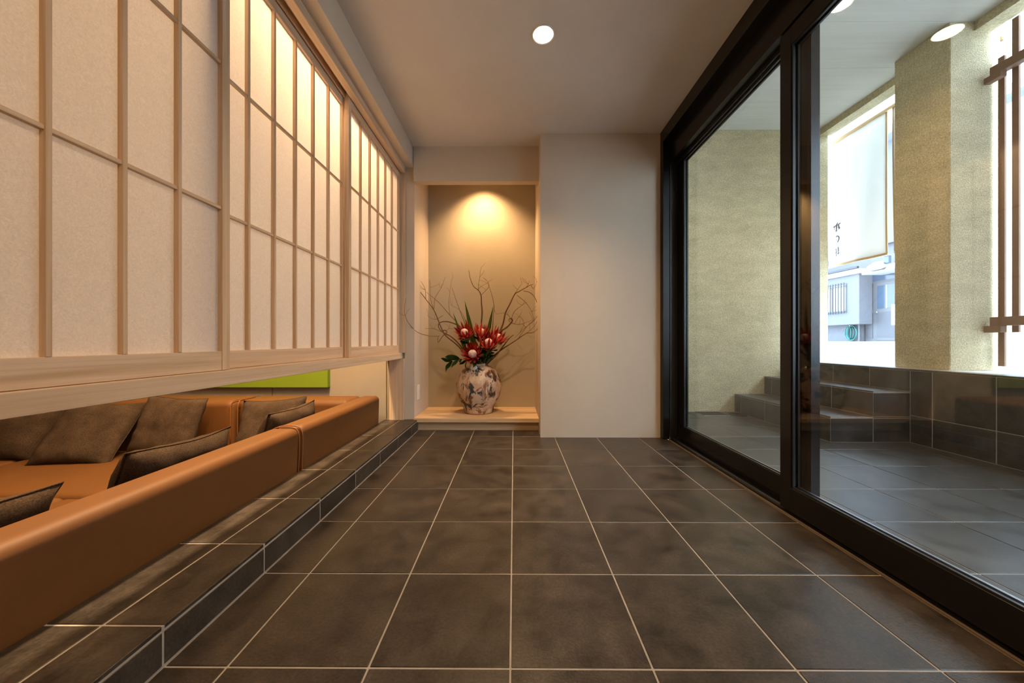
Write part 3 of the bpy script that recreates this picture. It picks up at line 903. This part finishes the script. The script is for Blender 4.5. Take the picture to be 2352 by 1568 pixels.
def protea(c, d, open_, s, label, seed):
    """c: heart of the flower, d: direction it faces, open_: spread of the bracts"""
    r = random.Random(seed)
    c = Vector(c)
    t = empty('protea_flower', c, label, 'flower', 'red protea flowers in the vase')
    q = Vector(d).normalized().to_track_quat('Z', 'X')
    t.rotation_mode = 'QUATERNION'
    t.rotation_quaternion = q

    def child(name, me, mat, loc, rot=(0, 0, 0), sc=1.0):
        o = bpy.data.objects.new(name, me)
        C.objects.link(o)
        if mat and not me.materials: me.materials.append(M[mat])
        o.parent = t
        o.location = loc; o.rotation_euler = rot; o.scale = (sc, sc, sc)
        return o
    child('cone', CONE, 'cone_pale', (0, 0, 0), sc=s)
    child('cup', CUP, 'bract_red', (0, 0, 0), sc=s)
    for ring, (n, tilt, rad, k, z) in enumerate(((11, 0.10 + 0.35 * open_, 0.026, 0, 0.010), (12, 0.25 + 0.60 * open_, 0.028, 1, 0.004), (11, 0.45 + 0.9 * open_, 0.022, 2, -0.006))):
        for i in range(n):
            a = 2 * PI * (i + 0.5 * ring) / n + r.uniform(-0.12, 0.12)
            ti = tilt + r.uniform(-0.12, 0.12)
            child('bract', BRACT[k], None, (math.cos(a) * rad * s, math.sin(a) * rad * s, z * s), (0, ti, a), s * r.uniform(0.88, 1.1))
    # stem down into the vase, in the flower's own frame
    inv = q.inverted()
    end = Vector((VX + (c.x - VX) * 0.25, VY + (c.y - VY) * 0.2, VZ + 0.36))
    p0 = Vector((0, 0, -0.012 * s)); p1 = inv @ ((end - c) * 0.45 + Vector(d).normalized() * -0.03); p2 = inv @ (end - c)
    child('stem', tube('stem', [p0, p1, p2], 0.006, 0.005, 7, 6), 'leaf_green', (0, 0, 0))
    for k in range(5):
        u = r.uniform(0.1, 0.7); a = r.uniform(0, 6.28)
        o = child('leaf', LEAVES[k % 3], None, p0.lerp(p1, u))
        o.rotation_mode = 'QUATERNION'
        o.rotation_quaternion = Vector((math.cos(a), math.sin(a), 0.7)).normalized().to_track_quat('X', 'Z') @ Euler((r.uniform(-1, 1), 0, 0)).to_quaternion()
        o.scale = (0.8,) * 3
    return t


protea((-0.389, 2.83, 0.735), (-0.25, -0.62, 0.72), 0.62, 1.16, 'upper left red protea with a pale open centre', 1)
protea((-0.272, 2.88, 0.730), (0.10, -0.10, 1.0), 0.15, 1.16, 'upright closed red protea at the top centre', 2)
protea((-0.322, 2.77, 0.575), (-0.10, -0.85, 0.45), 0.60, 1.22, 'lowest protea with a large pale dome facing forward', 3)
protea((-0.208, 2.80, 0.640), (0.12, -0.42, 0.9), 0.42, 1.34, 'large red protea right of the pale dome', 4)
protea((-0.150, 2.87, 0.690), (0.50, -0.30, 0.8), 0.40, 1.22, 'red protea at the far right of the bunch', 5)

s2 = empty('leaf_sprig', (VX + 0.03, VY - 0.04, VZ + 0.39), 'dense dark green leaves filling the vase mouth', 'leaf sprig')
for k in range(26):
    a = rng.uniform(0, 6.28)
    p = Vector((VX + 0.045 * math.cos(a), VY - 0.01 + 0.045 * math.sin(a), VZ + rng.uniform(0.40, 0.47)))
    leaf(s2, p, (math.cos(a) * 0.7 + rng.uniform(-0.2, 0.2) + 0.15, math.sin(a) * 0.5 - 0.1, rng.uniform(0.4, 1.1)), rng.uniform(-1, 1), k, rng.uniform(0.7, 1.15))

# ------------------------------------------------------------------ sofa in the sunken lounge
SEAT = -0.04
BT = 0.288


def round_block(name, x0, x1, y0, y1, z0, z1, r, mat, parent, seg=5, puff=0.0, lean=None):
    me = box_mesh(name, x1 - x0, y1 - y0, z1 - z0, r, seg, True)
    if puff:
        bm = bmesh.new(); bm.from_mesh(me)
        bmesh.ops.subdivide_edges(bm, edges=[e for e in bm.edges if e.calc_length() > 0.12], cuts=5, use_grid_fill=True)
        for v in bm.verts:
            u = v.co.x / ((x1 - x0) / 2); w = v.co.y / ((y1 - y0) / 2)
            if v.co.z > 0: v.co.z += puff * max(0, 1 - u * u) * max(0, 1 - w ** 4) + 0.0015 * noise.noise(v.co * 6)
        bm.to_mesh(me); bm.free()
        for p in me.polygons: p.use_smooth = True
    if lean:
        axis, amt = lean
        for v in me.vertices:
            f = (v.co.z + (z1 - z0) / 2) / (z1 - z0)
            v.co[axis] += amt * (f - 0.5)
    return link(name, me, mat, parent, ((x0 + x1) / 2, (y0 + y1) / 2, (z0 + z1) / 2))


def seam(parent, pts):
    p0 = Vector(pts[0])
    link('piping', tube('piping', pts, 0.0028, 0.0028, 5, 3, p0), 'leather_seam', parent, p0)


# front run, near module
s = empty('sofa_section', (-1.5, 0.6, -0.45), 'long near brown leather sofa section with backrest along the step', 'sofa', 'leather corner sofa')
round_block('backrest', -1.142, -1.004, -0.60, 1.628, -0.44, BT, 0.034, 'leather', s, 6, lean=(0, 0.022))
round_block('seat', -2.10, -1.140, -0.60, 1.628, -0.22, SEAT, 0.03, 'leather', s, 4, 0.012)
box('base', -2.06, -1.14, -0.58, 1.60, -0.45, -0.21, 'leather', s, 0.004)
seam(s, [(-1.008, 1.6225, 0.0), (-0.9985, 1.6225, 0.22), (-1.008, 1.6225, 0.272), (-1.03, 1.6225, 0.288), (-1.10, 1.6225, 0.288), (-1.125, 1.6225, 0.276)])
# corner module
s = empty('sofa_section', (-1.5, 2.1, -0.45), 'far corner brown leather sofa section against the panelled wall', 'sofa', 'leather corner sofa')
round_block('backrest', -1.142, -1.004, 1.642, 2.600, -0.44, BT, 0.034, 'leather', s, 6, lean=(0, 0.022))
round_block('backrest', -1.878, -1.120, 2.360, 2.600, -0.44, BT, 0.040, 'leather', s, 6)
round_block('seat', -1.878, -1.140, 1.642, 2.362, -0.22, SEAT, 0.03, 'leather', s, 4, 0.012)
box('base', -1.87, -1.14, 1.65, 2.36, -0.45, -0.21, 'leather', s, 0.004)
seam(s, [(-1.008, 1.6485, 0.0), (-0.9985, 1.6485, 0.22), (-1.008, 1.6485, 0.272), (-1.03, 1.6485, 0.288), (-1.10, 1.6485, 0.288), (-1.125, 1.6485, 0.276)])
seam(s, [(-1.872, 2.358, -0.03), (-1.872, 2.358, 0.22), (-1.872, 2.368, 0.272), (-1.872, 2.40, 0.289), (-1.872, 2.56, 0.289)])
# far run
for i, (xa, xb, lb) in enumerate(((-3.03, -1.892, 'brown leather sofa section below the green canvas'), (-4.18, -3.044, 'leftmost brown leather sofa section at the lounge end wall'))):
    s = empty('sofa_section', ((xa + xb) / 2, 2.1, -0.45), lb, 'sofa', 'leather corner sofa')
    round_block('backrest', xa, xb, 2.330, 2.600, -0.44, BT, 0.040, 'leather', s, 6)
    round_block('seat', xa, xb, 1.30 if i else 1.645, 2.332, -0.22, SEAT, 0.03, 'leather', s, 4, 0.012)
    box('base', xa + 0.01, xb - 0.01, 1.34 if i else 1.66, 2.33, -0.45, -0.21, 'leather', s, 0.004)
    seam(s, [(xb - 0.006, 2.328, -0.03), (xb - 0.006, 2.328, 0.22), (xb - 0.006, 2.338, 0.272), (xb - 0.006, 2.37, 0.289), (xb - 0.006, 2.56, 0.289)])
s = empty('ottoman', (-2.55, 1.2, -0.45), 'low brown leather sofa ottoman filling the seat corner', 'ottoman')
round_block('seat', -3.03, -2.105, 0.70, 1.64, -0.22, SEAT, 0.03, 'leather', s, 4, 0.012)
box('base', -3.0, -2.11, 0.72, 1.62, -0.45, -0.21, 'leather', s, 0.004)

# ------------------------------------------------------------------ cushions


def cushion(loc, rot, label, seed, w=0.45, h=0.43, t=0.13):
    r = random.Random(seed)
    off = Vector((r.uniform(0, 50), r.uniform(0, 50), r.uniform(0, 50)))
    n = 22
    bm = bmesh.new()

    def pt(i, j, sgn):
        u, v = -1 + 2 * i / n, -1 + 2 * j / n
        x = w / 2 * u * (1 - 0.075 * (1 - v * v) * abs(u) ** 1.5)
        z = h / 2 * v * (1 - 0.075 * (1 - u * u) * abs(v) ** 1.5)
        e = max(0.0, (1 - u ** 4) * (1 - v ** 4))
        y = sgn * t / 2 * e ** 0.55
        fold = noise.noise(Vector((x * 9, z * 9, sgn)) + off) * 0.012 + noise.noise(Vector((x * 26, z * 22, sgn)) + off) * 0.004
        cr = math.exp(-((abs(u) - 0.9) / 0.25) ** 2) * math.sin(v * 16 + seed) * 0.0025 + math.exp(-((abs(v) - 0.9) / 0.25) ** 2) * math.sin(u * 16 + seed) * 0.0025
        y += (fold + cr) * min(1, e * 3)
        sag = 0.012 * noise.noise(Vector((u, v, 0)) + off)
        return Vector((x, y + sag, z))
    F = {}; B = {}
    for i in range(n + 1):
        for j in range(n + 1):
            F[i, j] = bm.verts.new(pt(i, j, -1))
            B[i, j] = F[i, j] if i in (0, n) or j in (0, n) else bm.verts.new(pt(i, j, 1))
    for i in range(n):
        for j in range(n):
            bm.faces.new((F[i, j], F[i + 1, j], F[i + 1, j + 1], F[i, j + 1]))
            bm.faces.new((B[i, j], B[i, j + 1], B[i + 1, j + 1], B[i + 1, j]))
    bmesh.ops.recalc_face_normals(bm, faces=bm.faces)
    # welt round the edge
    ring = [(i, 0) for i in range(n)] + [(n, j) for j in range(n)] + [(i, n) for i in range(n, 0, -1)] + [(0, j) for j in range(n, 0, -1)]
    wpts = [F[k].co.copy() for k in ring] + [F[0, 0].co.copy()]
    me = mesh_from(bm, 'cover', True)
    t_ = empty('throw_cushion', loc, label, 'cushion', 'dark brown cushions on the sofa')
    t_.rotation_euler = rot
    for nm, m_ in (('cover', me), ('welt', tube('welt', wpts, 0.0026, 0.0026, 5, 1))):
        o = bpy.data.objects.new(nm, m_)
        C.objects.link(o)
        m_.materials.append(M['cushion_cloth'])
        o.parent = t_
    return t_


def rad(*a): return tuple(math.radians(v) for v in a)


cushion((-3.17, 2.20, 0.150), rad(-24, 6, 10), 'dark brown cushion cut off by the left edge', 1)
cushion((-2.63, 2.155, 0.120), rad(-36, 2, 6), 'dark brown cushion slumped on the seat, left of its upright neighbour', 2, 0.45, 0.42)
cushion((-2.19, 2.20, 0.145), rad(-18, 3, -3), 'dark brown cushion standing upright below the green canvas', 3, 0.41, 0.39)
cushion((-1.56, 2.23, 0.135), rad(-20, -4, 0), 'dark brown cushion tucked into the far sofa corner', 4, 0.42, 0.38)
cushion((-1.245, 1.87, 0.150), rad(18, 0, 92), 'dark brown cushion leaning on the backrest near the far corner', 5, 0.41, 0.40)
cushion((-1.262, 1.25, 0.145), rad(22, 2, 90), 'dark brown cushion peeping over the middle of the near backrest', 6, 0.40, 0.42)
cushion((-1.265, 0.668, 0.140), rad(24, 3, 88), 'dark brown cushion peeping over the backrest at the left edge', 7, 0.45, 0.43)

# green canvas on the lounge wall
cv = empty('wall_canvas', (-2.05, 2.70, 0.336), 'plain lime green canvas hanging behind the sofa', 'canvas')
box('canvas', -2.75, -1.425, 2.664, 2.704, 0.336, 0.86, 'lime_paint', cv, 0.002)

# ------------------------------------------------------------------ lattice screen outside
lat = empty('lattice_screen', (3.12, 1.3, TOPZ), 'brown wooden lattice screen fixed to the stucco pillar', 'lattice')
box('rail', 3.050, 3.100, -1.15, 2.262, 2.383, 2.440, 'lattice_paint', lat, 0.0015)
box('rail', 3.050, 3.100, -1.15, 2.262, 0.787, 0.843, 'lattice_paint', lat, 0.0015)
box('bracket', 3.035, 3.075, 2.20, 2.279, 2.345, 2.383, 'lattice_paint', lat, 0.001)
box('bracket', 3.035, 3.075, 2.20, 2.279, 0.745, 0.787, 'lattice_paint', lat, 0.001)
slat = {}
for k in range(40):
    y = 2.245 - 0.0625 * k
    z0, z1 = ((0.53, 2.50), (0.745, 2.695))[k % 2]
    if k % 2 not in slat:
        me = box_mesh('slat', 0.014, 0.030, z1 - z0, 0.0012)
        me.materials.append(M['lattice_paint'])
        slat[k % 2] = me
    link('slat', slat[k % 2], None, lat, (3.1075, y, (z0 + z1) / 2))

# ------------------------------------------------------------------ noren curtain outside
nr = empty('noren_curtain', (3.20, 3.0, 2.68), 'white cloth shop curtain with brush lettering hanging over the street', 'curtain')
box('rod', 3.185, 3.215, 2.30, 3.66, 2.660, 2.686, 'noren_hem', nr, 0.003)


def cloth(name, y0, y1, z0, z1, mat, x=3.20, seed=0, th=0.002):
    bm = bmesh.new(); ny, nz = 14, 12; g = {}
    for s_ in (0, 1):
        for i in range(ny + 1):
            for j in range(nz + 1):
                y = y0 + (y1 - y0) * i / ny; z = z0 + (z1 - z0) * j / nz
                dx = 0.010 * math.sin(y * 11 + seed) * (2.68 - z) / 1.2 + 0.004 * math.sin(y * 31 + z * 3)
                g[s_, i, j] = bm.verts.new((x + dx + (th if s_ else 0) - 3.20, y - 3.0, z - 2.0))
    for i in range(ny):
        for j in range(nz):
            bm.faces.new((g[0, i, j], g[0, i, j + 1], g[0, i + 1, j + 1], g[0, i + 1, j]))
            bm.faces.new((g[1, i, j], g[1, i + 1, j], g[1, i + 1, j + 1], g[1, i, j + 1]))
    for i in range(ny):
        for j in (0, nz):
            bm.faces.new((g[0, i, j], g[0, i + 1, j], g[1, i + 1, j], g[1, i, j]))
    for j in range(nz):
        for i in (0, ny):
            bm.faces.new((g[0, i, j], g[0, i, j + 1], g[1, i, j + 1], g[1, i, j]))
    bmesh.ops.recalc_face_normals(bm, faces=bm.faces)
    link(name, mesh_from(bm, name, True), mat, nr, (3.20, 3.0, 2.0))


cloth('cloth_panel', 3.022, 3.590, 1.437, 2.665, 'noren_cloth', 3.20, 0.0)
cloth('cloth_panel', 2.30, 2.975, 1.437, 2.665, 'noren_cloth', 3.20, 0.0)
for a, b in ((3.022, 3.590), (2.30, 2.975)):
    cloth('hem', a, b, 1.433, 1.452, 'noren_hem', 3.197, 0.0, 0.008)
    cloth('hem', (a if a > 3 else b - 0.012), (a + 0.012 if a > 3 else b), 1.45, 2.66, 'noren_hem', 3.197, 0.0, 0.008)


def stroke(pts, w, mat):
    """brush stroke; points in (right, down) centimetres from the first character's corner"""
    P = []
    for x, y in pts:
        Y = 3.594 - x * 0.01; Z = 1.907 - y * 0.01
        dx = 0.010 * math.sin(Y * 11) * (2.68 - Z) / 1.2 + 0.004 * math.sin(Y * 31 + Z * 3)
        P.append(Vector((3.197 + dx, Y, Z)))
    S = spline(P, 5)
    bm = bmesh.new(); rows = []
    for i, p in enumerate(S):
        t = S[min(i + 1, len(S) - 1)] - S[max(0, i - 1)]
        s_ = t.cross(Vector((1, 0, 0))).normalized()
        ww = 1.25 * (w[0] + (w[1] - w[0]) * i / (len(S) - 1))
        rows.append([bm.verts.new(p + s_ * ww / 2 + Vector((e, 0, 0)) - P[0]) for e in (0, 0.0012)] + [bm.verts.new(p - s_ * ww / 2 + Vector((e, 0, 0)) - P[0]) for e in (0.0012, 0)])
    for a, b in zip(rows, rows[1:]):
        for k in range(4): bm.faces.new((a[k], a[(k + 1) % 4], b[(k + 1) % 4], b[k]))
    bm.faces.new(rows[0]); bm.faces.new(list(reversed(rows[-1])))
    bmesh.ops.recalc_face_normals(bm, faces=bm.faces)
    link('brush_stroke', mesh_from(bm, 'brush_stroke'), mat, nr, P[0])


K = 0.0275
def cp(*a): return [(x * K, y * K * 0.95) for x, y in a]


stroke(cp((420, 170), (370, 210), (345, 255)), (0.010, 0.010), 'ink')
stroke(cp((220, 285), (300, 260), (430, 250), (548, 225)), (0.012, 0.008), 'ink')
stroke(cp((300, 265), (275, 320), (245, 405)), (0.006, 0.005), 'ink_faded')
stroke(cp((365, 260), (355, 370), (335, 490)), (0.011, 0.011), 'ink')
stroke(cp((335, 490), (390, 455), (450, 425)), (0.006, 0.003), 'ink_faded')
stroke(cp((455, 270), (465, 350), (505, 425)), (0.009, 0.016), 'ink')
stroke(cp((330, 675), (400, 665), (460, 715), (480, 775), (455, 850), (405, 905)), (0.009, 0.008), 'ink')
stroke(cp((345, 690), (355, 790), (375, 850)), (0.003, 0.003), 'ink_faded')
for a in (((295, 1160), (380, 1140)), ((300, 1290), (395, 1270)), ((340, 1150), (340, 1290), (342, 1430)), ((420, 1150), (480, 1140)), ((420, 1200), (490, 1195)),
          ((425, 1245), (490, 1240)), ((400, 1345), (510, 1320)), ((440, 1085), (450, 1230), (455, 1390))):
    stroke(cp(*a), (0.006, 0.005), 'ink_faded')

# ------------------------------------------------------------------ street and the house opposite
bm = prism('street', [(3.42, TOPZ - 0.011), (10.32, 0.690), (14.0, 0.690), (14.0, 0.2), (3.42, 0.2)], 'y', -6.0, 18.0)
stt = link('street', mesh_from(bm, 'street'), 'pavement')
tag(stt, 'pale sunlit street paving beyond the low wall', None, None, 'structure')

hs = empty('house', (10.4, 10.4, 0.69), 'grey house across the street with barred window and door', 'house')
box('wall', 10.45, 12.5, 9.05, 15.0, 0.69, 3.4, 'house_wall', hs)
box('upper_wall', 10.30, 12.5, 9.05, 15.0, 3.4, 6.2, 'house_wall', hs)
box('window_bay', 10.0, 10.45, 10.20, 13.2, 1.193, 2.66, 'house_wall', hs, 0.01)
box('lower_wall', 10.30, 10.45, 10.46, 13.2, 0.69, 1.193, 'house_wall', hs)
box('bay_roof', 9.90, 10.45, 10.13, 13.3, 2.66, 2.80, 'house_white', hs, 0.01)
box('gutter', 9.86, 9.93, 10.12, 13.3, 2.80, 2.86, 'house_dark', hs, 0.01)
w = box('window', 9.985, 10.002, 10.57, 12.2, 1.55, 2.44, 'house_frame', hs, 0.004)
for ya, yb in ((10.60, 11.02), (11.06, 11.46), (11.50, 12.15)):
    box('pane', 9.980, 9.990, ya, yb, 1.60, 2.40, 'house_white', w)
for k in range(18):
    y = 10.60 + 0.09 * k
    box('window_bar', 9.930, 9.945, y - 0.009, y + 0.009, 1.53, 2.46, 'house_dark', w)
for z in (1.60, 2.36):
    box('bar_rail', 9.945, 9.955, 10.56, 12.2, z - 0.012, z + 0.012, 'house_frame', w)
box('drain_pipe', 10.22, 10.27, 10.41, 10.455, 0.70, 2.66, 'house_frame', hs, 0.01, 2)
box('door_frame', 10.40, 10.46, 9.45, 10.42, 0.69, 2.68, 'house_frame', hs, 0.004)
box('transom', 10.388, 10.402, 9.50, 10.38, 2.42, 2.65, 'house_glass', hs)
box('side_panel', 10.388, 10.402, 10.20, 10.39, 1.60, 2.34, 'house_door', hs)
box('side_panel', 10.388, 10.402, 10.20, 10.39, 0.78, 1.52, 'house_door', hs)
box('panel_head', 10.380, 10.402, 10.19, 10.40, 2.25, 2.37, 'house_dark', hs, 0.004)
dd = box('front_door', 10.385, 10.405, 9.50, 10.10, 0.72, 2.36, 'house_frame', hs, 0.003)
box('pane', 10.378, 10.388, 9.58, 10.06, 1.62, 2.27, 'house_glass', dd)
box('glazing_bar', 10.372, 10.384, 9.79, 9.82, 1.62, 2.27, 'house_white', dd)
box('door_panel', 10.378, 10.388, 9.56, 10.07, 0.80, 1.52, 'house_door', dd)
box('door_handle', 10.34, 10.385, 10.03, 10.10, 1.50, 1.55, 'chrome', dd, 0.006, 2)
box('canopy', 9.80, 10.46, 8.9, 9.93, 2.56, 2.72, 'house_white', hs, 0.01)
box('upper_window', 10.27, 10.305, 10.9, 12.6, 3.3, 4.4, 'house_frame', hs, 0.01)
for k in range(9):
    z = 3.36 + 0.115 * k
    box('louvre_slat', 10.255, 10.275, 10.95, 12.55, z - 0.03, z + 0.045, 'house_glass', hs)
box('roof', 9.9, 12.6, 8.9, 15.2, 6.2, 6.4, 'roof_grey', hs, 0.02)
ol = empty('wall_lamp', (9.75, 9.42, 2.60), 'white box lamp under the canopy of the house', 'lamp')
lb = prism('lamp_box', [(9.62, 2.72), (9.80, 2.84), (9.80, 2.66), (9.66, 2.60)], 'y', 9.25, 9.60)
me = mesh_from(lb, 'lamp_box')
for v in me.vertices: v.co -= Vector((9.75, 9.42, 2.60))
link('lamp_box', me, 'house_white', ol, (9.75, 9.42, 2.60))
box('lamp_lens', 9.67, 9.78, 9.28, 9.57, 2.596, 2.606, 'house_frame', ol)
mt = empty('electric_meter', (9.78, 9.20, 2.73), 'small blue meter box above the canopy', 'meter')
box('meter_case', 9.72, 9.80, 9.14, 9.26, 2.73, 2.92, 'house_glass', mt, 0.012, 2)
box('meter_cap', 9.70, 9.80, 9.12, 9.28, 2.92, 2.945, 'house_white', mt, 0.004)
pb = empty('notice_board', (9.5, 8.82, 0.67), 'white notice board standing beside the house door', 'notice board')
box('board', 9.49, 9.51, 8.66, 8.86, 1.10, 1.62, 'house_white', pb, 0.004)
box('board_post', 9.51, 9.53, 8.74, 8.78, 0.67, 1.60, 'house_frame', pb)
# hose coil on its hook
hp = []
ho = Vector((10.27, 10.70, 1.16))
r2 = random.Random(8)
for loop in range(6):
    for k in range(12):
        a = 2 * PI * k / 12 + PI / 2
        ry = 0.17 + 0.03 * math.sin(loop * 2.1); rz = 0.20 + 0.03 * math.cos(loop * 1.7)
        hp.append((ho.x - 0.012 * loop * 0.8 - 0.01, ho.y + (ry - 0.05 * (loop % 3)) * math.cos(a) + 0.05 * math.sin(loop * 1.3), ho.z - 0.21 + rz * math.sin(a)))
hh = empty('garden_hose', ho, 'coiled teal garden hose hanging on the house wall', 'hose')
link('hose_coil', tube('hose_coil', hp, 0.013, 0.013, 7, 3, ho), 'hose_teal', hh, ho)
box('hook', 10.20, 10.30, 10.685, 10.715, 1.15, 1.175, 'chrome', hh, 0.004)
# neighbouring house seen between the slats
h2 = empty('house', (10.6, 3.0, 0.69), 'white rendered house seen between the lattice slats', 'house')
box('wall', 10.6, 12.5, -6.0, 8.6, 0.69, 5.8, 'house_white', h2)
box('roof', 10.2, 12.6, -6.0, 8.7, 5.8, 6.0, 'roof_grey', h2, 0.02)
